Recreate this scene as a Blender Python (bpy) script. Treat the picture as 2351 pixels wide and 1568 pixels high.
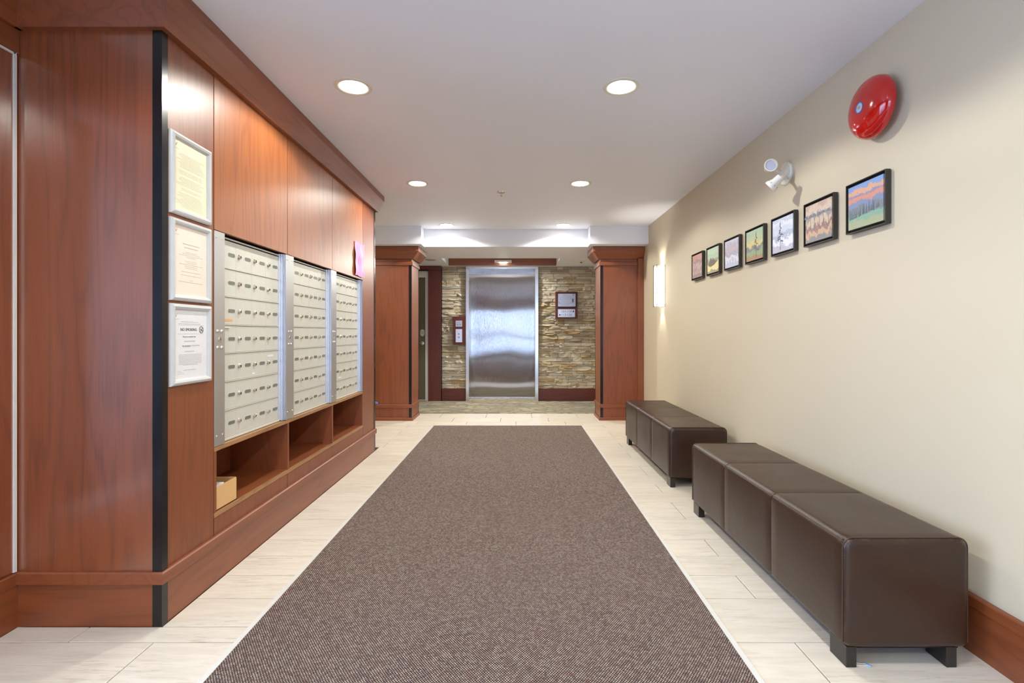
import bpy, bmesh, math, random
from mathutils import Vector, Matrix
random.seed(7)
for o in list(bpy.data.objects): bpy.data.objects.remove(o, do_unlink=True)
sc = bpy.context.scene
COL = sc.collection
# ------------------------------------------------------------------ camera, world, exposure
F, CX, CY, H = 1175.0, 1188.0, 764.0, 1.115
cam_d = bpy.data.cameras.new('camera'); cam = bpy.data.objects.new('camera', cam_d); COL.objects.link(cam)
cam.location = (0, 0, H); cam.rotation_euler = (math.pi/2, 0, 0)
cam_d.sensor_width = 36; cam_d.lens = F*36/2351
cam_d.shift_x = -(CX-1175.5)/2351; cam_d.shift_y = (CY-784)/2351
cam_d.clip_start = 0.02; cam_d.clip_end = 200
sc.camera = cam
W = bpy.data.worlds.new('daylight'); sc.world = W; W.use_nodes = True
bg = W.node_tree.nodes['Background']; bg.inputs[0].default_value = (0.56, 0.70, 1.0, 1); bg.inputs[1].default_value = 4.6
vs = sc.view_settings; vs.view_transform = 'Standard'; vs.look = 'None'; vs.gamma = 1; vs.exposure = 1.08
try: vs.use_curve_mapping = False
except Exception: pass
DOWN_W = 26.0      # watts of one ceiling downlight
LAMP_COL = (1.0, 0.985, 0.90)

def X(px, Y): return (px-CX)*Y/F
def Z(py, Y): return H-(py-CY)*Y/F

# ------------------------------------------------------------------ materials
def srgb(r, g, b):
    f = lambda c: (c/255/12.92 if c/255 <= .04045 else ((c/255+.055)/1.055)**2.4)
    return (f(r), f(g), f(b), 1)
class NT:
    def __init__(s, name):
        s.m = bpy.data.materials.new(name); s.m.use_nodes = True
        s.t = s.m.node_tree; s.b = s.t.nodes['Principled BSDF']
    def n(s, typ, **kw):
        nd = s.t.nodes.new(typ)
        for k, v in kw.items():
            if k.startswith('i_'):
                key = k[2:]; key = int(key) if key.isdigit() else key.replace('_', ' ')
                nd.inputs[key].default_value = v
            else: setattr(nd, k, v)
        return nd
    def l(s, a, b): s.t.links.new(a, b)
    def ramp(s, fac, stops, interp='LINEAR'):
        r = s.n('ShaderNodeValToRGB'); r.color_ramp.interpolation = interp
        e = r.color_ramp.elements
        while len(e) < len(stops): e.new(0.5)
        for el, (p, c) in zip(e, stops): el.position = p; el.color = c
        s.l(fac, r.inputs[0]); return r.outputs[0]
    def coords(s, scale=(1, 1, 1), kind='Object', rot=(0, 0, 0)):
        tc = s.n('ShaderNodeTexCoord'); mp = s.n('ShaderNodeMapping')
        mp.inputs['Scale'].default_value = scale; mp.inputs['Rotation'].default_value = rot
        s.l(tc.outputs[kind], mp.inputs[0]); return mp.outputs[0]
    def noise(s, vec, scale=1, detail=3, rough=.5, dist=0):
        n = s.n('ShaderNodeTexNoise'); n.inputs['Scale'].default_value = scale
        n.inputs['Detail'].default_value = detail; n.inputs['Roughness'].default_value = rough
        n.inputs['Distortion'].default_value = dist
        s.l(vec, n.inputs['Vector']); return n.outputs[0]
    def mix(s, fac, a, b, mode='MIX'):
        n = s.n('ShaderNodeMix', data_type='RGBA', blend_type=mode)
        for v, k in ((fac, 0), (a, 6), (b, 7)):
            if hasattr(v, 'is_linked'): s.l(v, n.inputs[k])
            else: n.inputs[k].default_value = v
        return n.outputs[2]
    def math(s, op, a, b=0.0, c=0.0):
        n = s.n('ShaderNodeMath', operation=op)
        for i, v in enumerate((a, b, c)):
            if hasattr(v, 'is_linked'): s.l(v, n.inputs[i])
            else: n.inputs[i].default_value = v
        return n.outputs[0]
    def bump(s, h, strength=.2, dist=.002):
        b = s.n('ShaderNodeBump'); b.inputs['Strength'].default_value = strength; b.inputs['Distance'].default_value = dist
        s.l(h, b.inputs['Height']); s.l(b.outputs[0], s.b.inputs['Normal'])
    def set(s, **kw):
        for k, v in kw.items():
            k = k.replace('_', ' ')
            if hasattr(v, 'is_linked'): s.l(v, s.b.inputs[k])
            else: s.b.inputs[k].default_value = v
        return s.m

def plain(name, col, rough=.5, metal=0, spec=.5, **kw):
    t = NT(name); v = t.coords((30, 30, 30)); n = t.noise(v, 1, 3)
    c = t.mix(n, tuple(x*.95 for x in col[:3])+(1,), tuple(min(1, x*1.05) for x in col[:3])+(1,))
    t.set(Base_Color=c, Roughness=rough, Metallic=metal); t.b.inputs['Specular IOR Level'].default_value = spec
    return t.set(**kw)

def wood(name, axis, dark, mid, light, rough=.5, figure=1.0, coat=.5, coat_r=.36, coat_ior=1.5):
    """veneer: long grain along axis, cathedral figure and fine pores"""
    t = NT(name)
    sc3 = {'z': (5.5, 5.5, .55), 'y': (5.5, .55, 5.5), 'x': (.55, 5.5, 5.5)}[axis]
    fine = {'z': (260, 260, 5), 'y': (260, 5, 260), 'x': (5, 260, 260)}[axis]
    oi = t.n('ShaderNodeObjectInfo')
    v = t.coords(sc3)
    add = t.n('ShaderNodeVectorMath', operation='ADD'); t.l(v, add.inputs[0])
    cmb = t.n('ShaderNodeCombineXYZ'); sh = t.math('MULTIPLY', oi.outputs['Random'], 17.0)
    for i in range(3): t.l(sh, cmb.inputs[i])
    t.l(cmb.outputs[0], add.inputs[1]); v = add.outputs[0]
    big = t.noise(v, 1.0, 2, .5, .25)
    rings = t.math('SINE', t.math('MULTIPLY', big, 60.0*figure))
    rings = t.math('MULTIPLY_ADD', rings, .5, .5)
    n2 = t.noise(t.coords(fine), 1, 3, .6)
    blotch = t.noise(t.coords((1.2, 1.2, 1.2)), 1, 2)
    c1 = t.mix(t.ramp(rings, [(0.0, (0, 0, 0, 1)), (.75, (.30, .30, .30, 1)), (1, (.85, .85, .85, 1))]), mid, dark)
    c2 = t.mix(t.ramp(n2, [(.35, (0, 0, 0, 1)), (.7, (1, 1, 1, 1))]), c1, light, 'MIX')
    c3 = t.mix(.42, c1, c2)
    c4 = t.mix(t.ramp(blotch, [(.3, (0, 0, 0, 1)), (.8, (.35, .35, .35, 1))]), c3, light)
    t.set(Base_Color=c4, Roughness=rough); t.b.inputs['Specular IOR Level'].default_value = .5
    t.bump(n2, .10, .001)
    t.b.inputs['Coat Weight'].default_value = coat; t.b.inputs['Coat Roughness'].default_value = coat_r; t.b.inputs['Coat IOR'].default_value = coat_ior
    return t.m
RD, RM, RL = srgb(108, 50, 22), srgb(132, 64, 28), srgb(152, 84, 42)
WV = wood('cherry_veneer_vertical', 'z', RD, RM, RL)
WGL = wood('glossy_cherry_panel', 'z', RD, RM, RL, .3, 1.0, 1.0, .10, 1.9)
WGE = wood('lacquered_end_panel', 'z', RD, RM, RL, .42, 1.0, 1.0, .22, 2.1)
WX = wood('cherry_veneer_cross', 'x', RD, RM, RL)
WY = wood('cherry_veneer_long', 'y', RD, RM, RL)
OD, OM, OL = srgb(132, 66, 28), srgb(158, 88, 42), srgb(180, 114, 64)
WO = wood('orange_cherry_veneer_vertical', 'z', OD, OM, OL, .40)
DD, DM, DL = srgb(72, 24, 14), srgb(90, 34, 20), srgb(108, 46, 28)
WDX = wood('dark_mahogany_cross', 'x', DD, DM, DL, .5, 1.0, .15)
WDV = wood('dark_mahogany_vertical', 'z', DD, DM, DL, .5, 1.0, .15)
PLY = wood('plywood_edge', 'y', srgb(120, 76, 40), srgb(160, 110, 66), srgb(196, 150, 100), .5, 2.0)
BLACK = plain('black_lacquer_strip', srgb(22, 21, 24), .25)
DARK = plain('dark_gap', srgb(24, 12, 8), .8)

def wallmat(name, col, bumpd=.0006):
    t = NT(name); v = t.coords((1, 1, 1)); n = t.noise(v, 180, 4, .6); b = t.noise(v, 1.3, 2)
    c = t.mix(b, tuple(x*.97 for x in col[:3])+(1,), tuple(min(1, x*1.03) for x in col[:3])+(1,))
    t.set(Base_Color=c, Roughness=.55); t.b.inputs['Specular IOR Level'].default_value = .25
    t.bump(n, .15, bumpd); return t.m
WALL = wallmat('beige_wall_paint', srgb(206, 195, 171))
CEIL = wallmat('ceiling_paint', srgb(237, 240, 249))
WHITE = plain('white_trim_paint', srgb(232, 230, 226), .4)

def tilemat():
    t = NT('striated_porcelain'); oi = t.n('ShaderNodeObjectInfo')
    cmb = t.n('ShaderNodeCombineXYZ'); sh = t.math('MULTIPLY', oi.outputs['Random'], 31.0)
    for i in range(3): t.l(sh, cmb.inputs[i])
    def off(scale, rot=(0, 0, 0)):
        add = t.n('ShaderNodeVectorMath', operation='ADD'); t.l(t.coords(scale, rot=rot), add.inputs[0]); t.l(cmb.outputs[0], add.inputs[1]); return add.outputs[0]
    s1 = t.noise(off((3, 26, 10), (0, 0, .06)), 1, 5, .65, .6)
    s2 = t.noise(off((9, 90, 10), (0, 0, -.05)), 1, 4, .7, .4)
    b = t.noise(off((2.5, 5, 2)), 1, 3)
    c = t.mix(t.ramp(s1, [(.42, (1, 1, 1, 1)), (.60, (0, 0, 0, 1))]), srgb(226, 217, 201), srgb(236, 228, 213))
    m = t.math('MULTIPLY', t.ramp(s2, [(.52, (0, 0, 0, 1)), (.66, (1, 1, 1, 1))]), t.ramp(b, [(.4, (0, 0, 0, 1)), (.65, (1, 1, 1, 1))]))
    c = t.mix(t.math('MULTIPLY', m, .6), c, srgb(182, 166, 146))
    c = t.mix(t.math('MULTIPLY', oi.outputs['Random'], .25), c, srgb(214, 204, 188))
    t.set(Base_Color=c, Roughness=.32); t.bump(s2, .05, .0004); return t.m
TILE = tilemat()
GROUT = plain('dark_grout', srgb(58, 50, 42), .9)

def matmat():
    t = NT('woven_entrance_carpet')
    v = t.coords((1, 1, 1)); sep = t.n('ShaderNodeSeparateXYZ'); t.l(v, sep.inputs[0])
    jx = t.noise(v, 60, 1); 
    u = t.math('ADD', t.math('MULTIPLY', sep.outputs[0], 2*math.pi/.0092), t.math('MULTIPLY', jx, 1.0))
    w = t.math('ADD', t.math('MULTIPLY', sep.outputs[1], 2*math.pi/.0128), t.math('MULTIPLY', jx, .9))
    nub = t.math('MULTIPLY', t.math('COSINE', u), t.math('COSINE', w))
    nub = t.math('MULTIPLY_ADD', nub, .5, .5)
    wn = t.n('ShaderNodeTexVoronoi'); wn.inputs['Scale'].default_value = 120; t.l(v, wn.inputs['Vector'])
    sp = t.n('ShaderNodeSeparateColor'); t.l(wn.outputs['Color'], sp.inputs[0])
    yarn = t.ramp(sp.outputs[0], [(0, srgb(156, 138, 130)), (.28, srgb(178, 162, 150)), (.52, srgb(160, 136, 128)), (.66, srgb(196, 180, 166)),
                                  (.86, srgb(156, 112, 104)), (.90, srgb(128, 118, 116)), (1, srgb(170, 158, 152))], 'CONSTANT')
    c = t.mix(t.ramp(nub, [(.36, (0, 0, 0, 1)), (.72, (1, 1, 1, 1))]), srgb(46, 34, 33), yarn)
    wear = t.noise(v, 1.6, 3)
    c = t.mix(t.ramp(wear, [(.35, (0, 0, 0, 1)), (.7, (.22, .22, .22, 1))]), c, srgb(120, 104, 98))
    t.set(Base_Color=c, Roughness=.95); t.b.inputs['Specular IOR Level'].default_value = .1
    t.bump(nub, .6, .003); return t.m
MATM = matmat()

def lobbycarpet():
    t = NT('patterned_lobby_carpet')
    v1 = t.n('ShaderNodeTexVoronoi', feature='DISTANCE_TO_EDGE'); v1.inputs['Scale'].default_value = 1
    t.l(t.coords((5.2, 14, 1), rot=(0, 0, .25)), v1.inputs['Vector'])
    v2 = t.n('ShaderNodeTexVoronoi'); v2.inputs['Scale'].default_value = 1; t.l(t.coords((3, 9, 1), rot=(0, 0, -.2)), v2.inputs['Vector'])
    sp = t.n('ShaderNodeSeparateColor'); t.l(v2.outputs['Color'], sp.inputs[0])
    cell = t.ramp(sp.outputs[0], [(0, srgb(148, 138, 116)), (.35, srgb(176, 166, 138)), (.7, srgb(134, 128, 118)), (1, srgb(190, 180, 150))], 'CONSTANT')
    c = t.mix(t.ramp(v1.outputs['Distance'], [(.06, (0, 0, 0, 1)), (.10, (1, 1, 1, 1))]), srgb(112, 104, 92), cell)
    n = t.noise(t.coords((1, 1, 1)), 400, 2)
    c = t.mix(.25, c, t.mix(n, srgb(80, 74, 64), srgb(200, 190, 165)))
    t.set(Base_Color=c, Roughness=.95); t.bump(n, .4, .003); return t.m
LCARP = lobbycarpet()

def leather():
    t = NT('dark_brown_leather'); v = t.coords((1, 1, 1))
    f = t.n('ShaderNodeTexVoronoi'); f.inputs['Scale'].default_value = 420; t.l(v, f.inputs['Vector'])
    b = t.noise(v, 5, 3, .5); wr = t.noise(v, 26, 4, .55, .5)
    c = t.mix(t.ramp(b, [(.3, (0, 0, 0, 1)), (.7, (1, 1, 1, 1))]), srgb(46, 27, 15), srgb(60, 38, 23))
    ge = t.n('ShaderNodeNewGeometry')
    wear = t.math('MULTIPLY', t.ramp(ge.outputs['Pointiness'], [(.53, (0, 0, 0, 1)), (.60, (1, 1, 1, 1))]), t.ramp(t.noise(v, 60, 4, .7), [(.5, (0, 0, 0, 1)), (.62, (.7, .7, .7, 1))]))
    c = t.mix(wear, c, srgb(150, 118, 100))
    rg = t.ramp(b, [(.3, (.34, .34, .34, 1)), (.7, (.44, .44, .44, 1))])
    t.set(Base_Color=c, Roughness=rg); t.b.inputs['Specular IOR Level'].default_value = .5
    h = t.math('ADD', t.math('MULTIPLY', f.outputs['Distance'], .12), t.math('MULTIPLY', wr, .9))
    t.bump(h, .22, .0035); return t.m
LEATHER = leather()
PIPE = plain('leather_piping', srgb(70, 48, 38), .35)
LEGM = plain('dark_lacquered_leg', srgb(40, 35, 31), .3)

def brushed(name, col, rough, axis='z', aniso=0.0, wave=0.0):
    t = NT(name)
    s = {'z': (900, 900, 6), 'x': (6, 900, 900), 'y': (900, 6, 900)}[axis]
    n = t.noise(t.coords(s), 1, 3); b = t.noise(t.coords((3, 3, 3)), 1, 3)
    c = t.mix(b, tuple(x*.92 for x in col[:3])+(1,), col)
    c = t.mix(t.math('MULTIPLY', n, .3), c, tuple(x*.75 for x in col[:3])+(1,))
    t.set(Base_Color=c, Metallic=1.0, Roughness=rough)
    h = n
    if aniso:
        t.b.inputs['Anisotropic'].default_value = aniso
        tg = t.n('ShaderNodeTangent', direction_type='UV_MAP'); tg.uv_map = 'UVMap'; t.l(tg.outputs[0], t.b.inputs['Tangent'])
    if wave:   # vertical grain scatters sideways; the sheet itself is slightly wavy
        wv = t.noise(t.coords((1.3, 1, 2.2)), 1, 1); gr = t.noise(t.coords((2600, 1, 30)), 1, 0)
        cmb = t.n('ShaderNodeCombineXYZ'); t.l(t.math('MULTIPLY', t.math('SUBTRACT', gr, .5), .55), cmb.inputs[0])
        t.l(t.math('MULTIPLY', t.math('SUBTRACT', wv, .5), wave), cmb.inputs[2])
        ge = t.n('ShaderNodeNewGeometry'); ad = t.n('ShaderNodeVectorMath', operation='ADD'); nm = t.n('ShaderNodeVectorMath', operation='NORMALIZE')
        t.l(ge.outputs['Normal'], ad.inputs[0]); t.l(cmb.outputs[0], ad.inputs[1]); t.l(ad.outputs[0], nm.inputs[0]); t.l(nm.outputs[0], t.b.inputs['Normal'])
    else: t.bump(h, .05, .0005)
    return t.m
STEEL = brushed('brushed_elevator_steel', (.40, .39, .395, 1), .11, 'z', .9, .035)
STEELF = brushed('brushed_frame_steel', (.72, .71, .70, 1), .22, 'z')
ALU = brushed('milled_aluminium', (.72, .73, .75, 1), .42, 'z')
ALUB = brushed('anodised_extrusion', (.78, .80, .88, 1), .35, 'z')
CHROME = plain('polished_nickel', (.75, .72, .66, 1), .16, 1.0)
BOXM = plain('grey_enamel_door', srgb(212, 210, 200), .38)
PLATE = plain('dark_number_plate', srgb(118, 122, 114), .4)
SNAP = plain('satin_silver_frame', srgb(205, 206, 206), .3)
STRIP = plain('satin_aluminium_strip', srgb(226, 224, 218), .35)
SIGN = brushed('engraved_steel_plate', (.62, .60, .62, 1), .3, 'x')
INK = plain('black_ink', srgb(14, 13, 16), .6)
GREYINK = plain('grey_print', srgb(150, 150, 152), .8)
CARD = plain('cardboard', srgb(226, 180, 122), .7)
PAPER = plain('white_paper', srgb(236, 234, 240), .7)
def pinkpaper():
    t = NT('pink_paper'); n = t.noise(t.coords((1, 22, 5)), 1, 3, .5, 1.0)
    c = t.mix(t.ramp(n, [(.4, (0, 0, 0, 1)), (.62, (1, 1, 1, 1))]), srgb(232, 150, 214), srgb(240, 190, 230))
    return t.set(Base_Color=c, Roughness=.6)
PINK = pinkpaper()
RED = plain('red_bell_enamel', srgb(190, 10, 12), .12, Coat_Weight=.6, Coat_Roughness=.05)
FRAMEB = plain('charcoal_art_frame', srgb(52, 47, 42), .45)
FRAMEIN = plain('black_frame_inside', srgb(20, 16, 12), .7)
FIXW = plain('white_enamel', srgb(226, 224, 214), .3)
OLIVE = plain('olive_door_paint', srgb(106, 102, 80), .4)
BRONZE = plain('brushed_bronze_rod', srgb(120, 108, 94), .35, .8)
BLUEP = plain('blue_flyer', srgb(90, 130, 225), .5)

def emis(name, col, st):
    t = NT(name); v = t.coords((8, 8, 8)); n = t.noise(v, 1, 1)
    c = t.mix(t.math('MULTIPLY', n, .06), col, tuple(x*.9 for x in col[:3])+(1,))
    t.l(c, t.b.inputs['Emission Color']); t.b.inputs['Emission Strength'].default_value = st
    return t.set(Base_Color=(.9, .9, .9, 1))
LENS = emis('glowing_lens', (1, .95, .86, 1), 14)
SHADE = emis('glowing_opal_shade', (1, .94, .84, 1), 1.7)
def glassmat():
    t = NT('clear_glazing'); out = t.t.nodes['Material Output']
    tr = t.n('ShaderNodeBsdfTransparent'); gl = t.n('ShaderNodeBsdfGlossy'); gl.inputs['Roughness'].default_value = .02
    tr.inputs[0].default_value = (.93, .96, .97, 1)
    fr = t.n('ShaderNodeFresnel'); fr.inputs[0].default_value = 1.45; mx = t.n('ShaderNodeMixShader')
    t.l(fr.outputs[0], mx.inputs[0]); t.l(tr.outputs[0], mx.inputs[1]); t.l(gl.outputs[0], mx.inputs[2]); t.l(mx.outputs[0], out.inputs[0]); return t.m
GLASS = glassmat()

# ------------------------------------------------------------------ geometry helpers
class M:
    def __init__(s): s.v = []; s.f = []; s.k = []
    def add(s, v, f, k=0):
        o = len(s.v); s.v += [tuple(p) for p in v]; s.f += [tuple(i+o for i in q) for q in f]; s.k += [k]*len(f); return s
    def box(s, x0, x1, y0, y1, z0, z1, k=0):
        v = [(x, y, z) for z in (z0, z1) for y in (y0, y1) for x in (x0, x1)]
        return s.add(v, [(0, 2, 3, 1), (4, 5, 7, 6), (0, 1, 5, 4), (2, 6, 7, 3), (0, 4, 6, 2), (1, 3, 7, 5)], k)
    def loft(s, rings, cap=True, close=True, k=0):
        n = len(rings[0]); v = [p for r in rings for p in r]; f = []
        for i in range(len(rings)-1):
            for j in range(n if close else n-1):
                a = i*n+j; b = i*n+(j+1) % n
                f.append((a, b, b+n, a+n))
        if cap: f.append(tuple(range(n))[::-1]); f.append(tuple((len(rings)-1)*n+j for j in range(n)))
        return s.add(v, f, k)
    def tube(s, p, q, r, n=10, r2=None, k=0):
        p, q = Vector(p), Vector(q); d = (q-p).normalized(); a = d.orthogonal().normalized(); b = d.cross(a); r2 = r if r2 is None else r2
        ring = lambda c, r: [c+(a*math.cos(t)+b*math.sin(t))*r for t in [2*math.pi*i/n for i in range(n)]]
        return s.loft([ring(p, r), ring(q, r2)], k=k)
    def lathe(s, o, axis, prof, n=32, k=0, up=None, cap=True):
        o = Vector(o); d = Vector(axis).normalized(); a = (Vector(up) if up else d.orthogonal()).normalized(); b = d.cross(a)
        rings = [[o+d*h+(a*math.cos(t)+b*math.sin(t))*max(r, 1e-5) for t in [2*math.pi*i/n for i in range(n)]] for r, h in prof]
        return s.loft(rings, k=k, cap=cap)
def sweep(path, prof):
    """extrude closed profile [(outward, z)] along an open plan path; outward is right of travel"""
    m = M(); n = len(path); rings = []
    for i, (x, y) in enumerate(path):
        ds = []
        if i > 0: ds.append(Vector((x-path[i-1][0], y-path[i-1][1])).normalized())
        if i < n-1: ds.append(Vector((path[i+1][0]-x, path[i+1][1]-y)).normalized())
        ns = [Vector((d.y, -d.x)) for d in ds]
        if len(ns) == 2:
            mn = ns[0]+ns[1]; mn = mn/ (mn.dot(ns[0]))
        else: mn = ns[0]
        rings.append([(x+mn.x*o, y+mn.y*o, z) for o, z in prof])
    return m.loft(rings)
def framering(o, U, V, N, w, h, prof, k=0):
    """closed mitred picture frame: prof [(inset, height)] open strip, back to front; o = lower-left corner"""
    m = M(); o, U, V, N = map(Vector, (o, U, V, N)); rings = []
    for ins, ht in prof:
        rings.append([o+U*a+V*b+N*ht for a, b in ((ins, ins), (w-ins, ins), (w-ins, h-ins), (ins, h-ins))])
    return m.loft(rings, cap=False, k=k)
ORG = {}
def obj(name, m, mats, parent=None, bevel=0, seg=1, smooth=False, label=None, kind=None, shift=None):
    if not isinstance(mats, (list, tuple)): mats = [mats]
    if parent is not None: org = ORG[parent.name]
    else:
        xs = [v[0] for v in m.v]; ys = [v[1] for v in m.v]; zs = [v[2] for v in m.v]
        org = Vector(((min(xs)+max(xs))/2, (min(ys)+max(ys))/2, min(zs)))
    me = bpy.data.meshes.new(name)
    me.from_pydata([(v[0]-org.x, v[1]-org.y, v[2]-org.z) for v in m.v], [], m.f)
    for x in mats: me.materials.append(x)
    for p, k in zip(me.polygons, m.k): p.material_index = k
    b = bmesh.new(); b.from_mesh(me)
    bmesh.ops.recalc_face_normals(b, faces=b.faces)
    if bevel: bmesh.ops.bevel(b, geom=[e for e in b.edges if len(e.link_faces) == 2 and e.calc_face_angle(0) > .5], offset=bevel, segments=seg, affect='EDGES', profile=.5)
    b.to_mesh(me); b.free()
    if smooth:
        me.polygons.foreach_set('use_smooth', [True]*len(me.polygons))
        try: me.set_sharp_from_angle(angle=math.radians(40))
        except Exception: pass
    o = bpy.data.objects.new(name, me); COL.objects.link(o)
    if parent is not None: o.parent = parent
    else: o.location = org
    ORG[o.name] = org
    if label: o['label'] = label
    if kind: o['kind'] = kind
    return o
def tag(o, label, cat, group=None):
    o['label'] = label; o['category'] = cat
    if group: o['group'] = group
    return o
def thing(name, loc, label, cat, group=None):
    o = bpy.data.objects.new(name, None); o.empty_display_size = .05; COL.objects.link(o); o.location = loc
    ORG[o.name] = Vector(loc); return tag(o, label, cat, group)
def structure(name, m, mat, **kw):
    o = obj(name, m, mat, **kw); o['kind'] = 'structure'; return o
def dup(o, parent=None):
    c = o.copy(); COL.objects.link(c); c.parent = parent
    for ch in list(o.children): dup(ch, c)
    return c
def move(root, d): root.location = root.location+Vector(d)
def text(s, size, o, U, V, mat, parent, name='lettering', align='LEFT', depth=.0004):
    cu = bpy.data.curves.new('tmp', 'FONT'); cu.body = s; cu.size = size; cu.extrude = depth; cu.align_x = align; cu.resolution_u = 2
    to = bpy.data.objects.new('tmp', cu); COL.objects.link(to)
    bpy.context.view_layer.update()
    me = bpy.data.meshes.new_from_object(to.evaluated_get(bpy.context.evaluated_depsgraph_get()))
    bpy.data.objects.remove(to, do_unlink=True); bpy.data.curves.remove(cu)
    U, V, o = Vector(U), Vector(V), Vector(o); N = U.cross(V); org = ORG[parent.name]
    for v in me.vertices: v.co = o+U*v.co.x+V*v.co.y+N*v.co.z-org
    me.materials.clear(); me.materials.append(mat); me.name = name
    ob = bpy.data.objects.new(name, me); COL.objects.link(ob); ob.parent = parent; ORG[ob.name] = org
    return ob

# ------------------------------------------------------------------ setting: constants
CZ, LZ = 2.421, 2.20          # main and lowered ceiling
XR, XL, XC = 1.60, -1.905, -1.352
YE, YW = -3.0, 8.42           # entrance wall, elevator wall
Y0c, Y1c = 1.945, 4.848       # mail cabinet ends

# floor: grout bed + tiles one by one
floor = structure('floor', M().box(-3.3, 1.75, YE-.1, 8.95, -.12, -.006), GROUT)
rows = []; y = 1.844
pat = [.3045, .2035, .2035, .2035, .3045]
i = 0; yy = y
up = []
while yy < 7.0:
    d = pat[i % 5]; up.append((yy, yy+d)); yy += d; i += 1
up[-1] = (up[-1][0], 7.062)
dn = []; yy = y; seq = [.3045, .2035, .2035, .2035, .3045]; i = 0
while yy > -.9:
    d = seq[i % 5]; dn.append((yy-d, yy)); yy -= d; i += 1
MATX0, MATX1, MATY1 = -1.018, .786, 6.152
tmesh = {}
def tile(x0, x1, y0, y1):
    g = .0022; w, d = x1-x0-2*g, y1-y0-2*g
    if w < .012 or d < .012: return
    key = (round(w, 3), round(d, 3))
    if key not in tmesh:
        m = M().box(-w/2, w/2, -d/2, d/2, -.006, 0)
        me = bpy.data.meshes.new('tile'); me.from_pydata(m.v, [], m.f); me.materials.append(TILE)
        b = bmesh.new(); b.from_mesh(me); bmesh.ops.recalc_face_normals(b, faces=b.faces)
        bmesh.ops.bevel(b, geom=[e for e in b.edges if all(v.co.z > -.001 for v in e.verts)], offset=.0012, segments=1, affect='EDGES')
        b.to_mesh(me); b.free(); tmesh[key] = me
    o = bpy.data.objects.new('tile', tmesh[key]); COL.objects.link(o); o.parent = floor
    o.location = Vector(((x0+x1)/2, (y0+y1)/2, 0))-ORG['floor']
def lay(joint, x0, x1, y0, y1):
    k = math.floor((x0-joint)/.61); xs = [x0]
    while True:
        k += 1; j = joint+.61*k
        if j >= x1-.008: break
        if j > x0+.008: xs.append(j)
    xs.append(x1)
    for a, b in zip(xs, xs[1:]): tile(a, b, y0, y1)
def span(a, b, y0, y1, joint):
    """lay a..b minus the mat"""
    if y0 >= MATY1-.001: lay(joint, a, b, y0, y1); return
    if y1 > MATY1+.02:
        lay(joint, a, b, MATY1+.004, y1); y1 = MATY1
    if a < MATX0: lay(joint, a, MATX0-.001, y0, y1)
n_up = len(up)
allrows = [(r, k) for k, r in enumerate(up)]+[(r, -1-k) for k, r in enumerate(dn)]
for (a, b), k in allrows:
    left_edge = XL+.010 if a < 1.93 else (XC+.0035 if a < 4.84 else -2.6)
    alt = (k % 2 == 0)
    if a > 6.7: jl = .191
    elif a > 6.38: jl = .3955
    elif a > 6.18: jl = -.018
    else: jl = -1.62 if alt else -1.31
    if 1.93 <= a < 4.84: jl = -1.352
    if a > 6.18:
        span(left_edge, XR-.014, a, b, jl)
    else:
        y1 = b
        if b > MATY1: lay(1.0, MATX0, MATX1, MATY1+.004, b)
        if 1.84 < a < 1.85: # row passes the cabinet corner
            lay(jl, XL+.010, MATX0-.001, a, Y0c-.0035); lay(jl, XC+.0035, MATX0-.001, Y0c-.0035, b)
        elif a < 4.84 < b:
            lay(jl, XC+.0035, MATX0-.001, a, b)
        else: lay(jl, left_edge, MATX0-.001, a, b)
        lay(1.0+.002*k if not alt else .695, MATX1+.001, XR-.014, a, b)
# the rows by the entrance door are out of sight
structure('floor.001', M().box(-3.3, 1.75, YE, -1.0, -.006, -.001), TILE)['label'] = 'tiled floor by the entrance'

# walls
wr = structure('wall_right', M().box(XR, XR+.12, YE-.1, 8.9, 0, 2.65), WALL)
b1 = structure('baseboard_right', sweep([(XR, 6.4), (XR, YE)], [(0, 0), (.017, 0), (.017, .158), (.022, .163), (.022, .197), (.018, .201), (0, .201)]), WY)
obj('joint', M().box(XR-.0224, XR-.0175, 1.578, 1.581, .01, .199), PLY, b1)
WY0, WY1, WZ0, WZ1 = -.9, 1.72, .30, 2.12
wl = structure('wall_left', M().box(XL-.14, XL, YE-.1, WY0, 0, 2.65).box(XL-.14, XL, WY1, Y0c-.001, 0, 2.65).box(XL-.14, XL, WY0, WY1, 0, WZ0).box(XL-.14, XL, WY0, WY1, WZ1, 2.65), WV)
w1 = structure('added_window_1', M().box(XL-.12, XL-.05, WY0, WY0+.06, WZ0, WZ1).box(XL-.12, XL-.05, WY1-.06, WY1, WZ0, WZ1).box(XL-.12, XL-.05, WY0, WY1, WZ0, WZ0+.06).box(XL-.12, XL-.05, WY0, WY1, WZ1-.06, WZ1).box(XL-.12, XL-.05, -.38, -.32, WZ0, WZ1), STEELF)  # added window, out of view, lets in daylight to brighten the near end
for a, b in ((WY0+.06, -.38), (-.32, WY1-.06)): obj('pane', M().box(XL-.09, XL-.084, a, b, WZ0+.06, WZ1-.06), GLASS, w1)
obj('panel', M().box(XL, XL+.006, 1.76, 1.925, .215, 2.163), WGL, wl, label='red-brown veneer panel edged in aluminium')
for nm, m in (('edge_trim', M().box(XL, XL+.011, 1.925, 1.937, .212, 2.166)), ('edge_trim', M().box(XL, XL+.011, 1.76, 1.925, 2.163, 2.171))):
    obj(nm, m, STRIP, wl, label='pale aluminium panel edge')
obj('header_board', M().box(XL, XL+.014, YE, Y0c-.002, 2.173, 2.262), WY, wl)
CROWN = [(0, 2.262), (.027, 2.262), (.073, 2.372), (.073, CZ+.01), (0, CZ+.01)]
LEDGE = [(0, .162), (.015, .162), (.015, .202), (.010, .207), (0, .207)]
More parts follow.
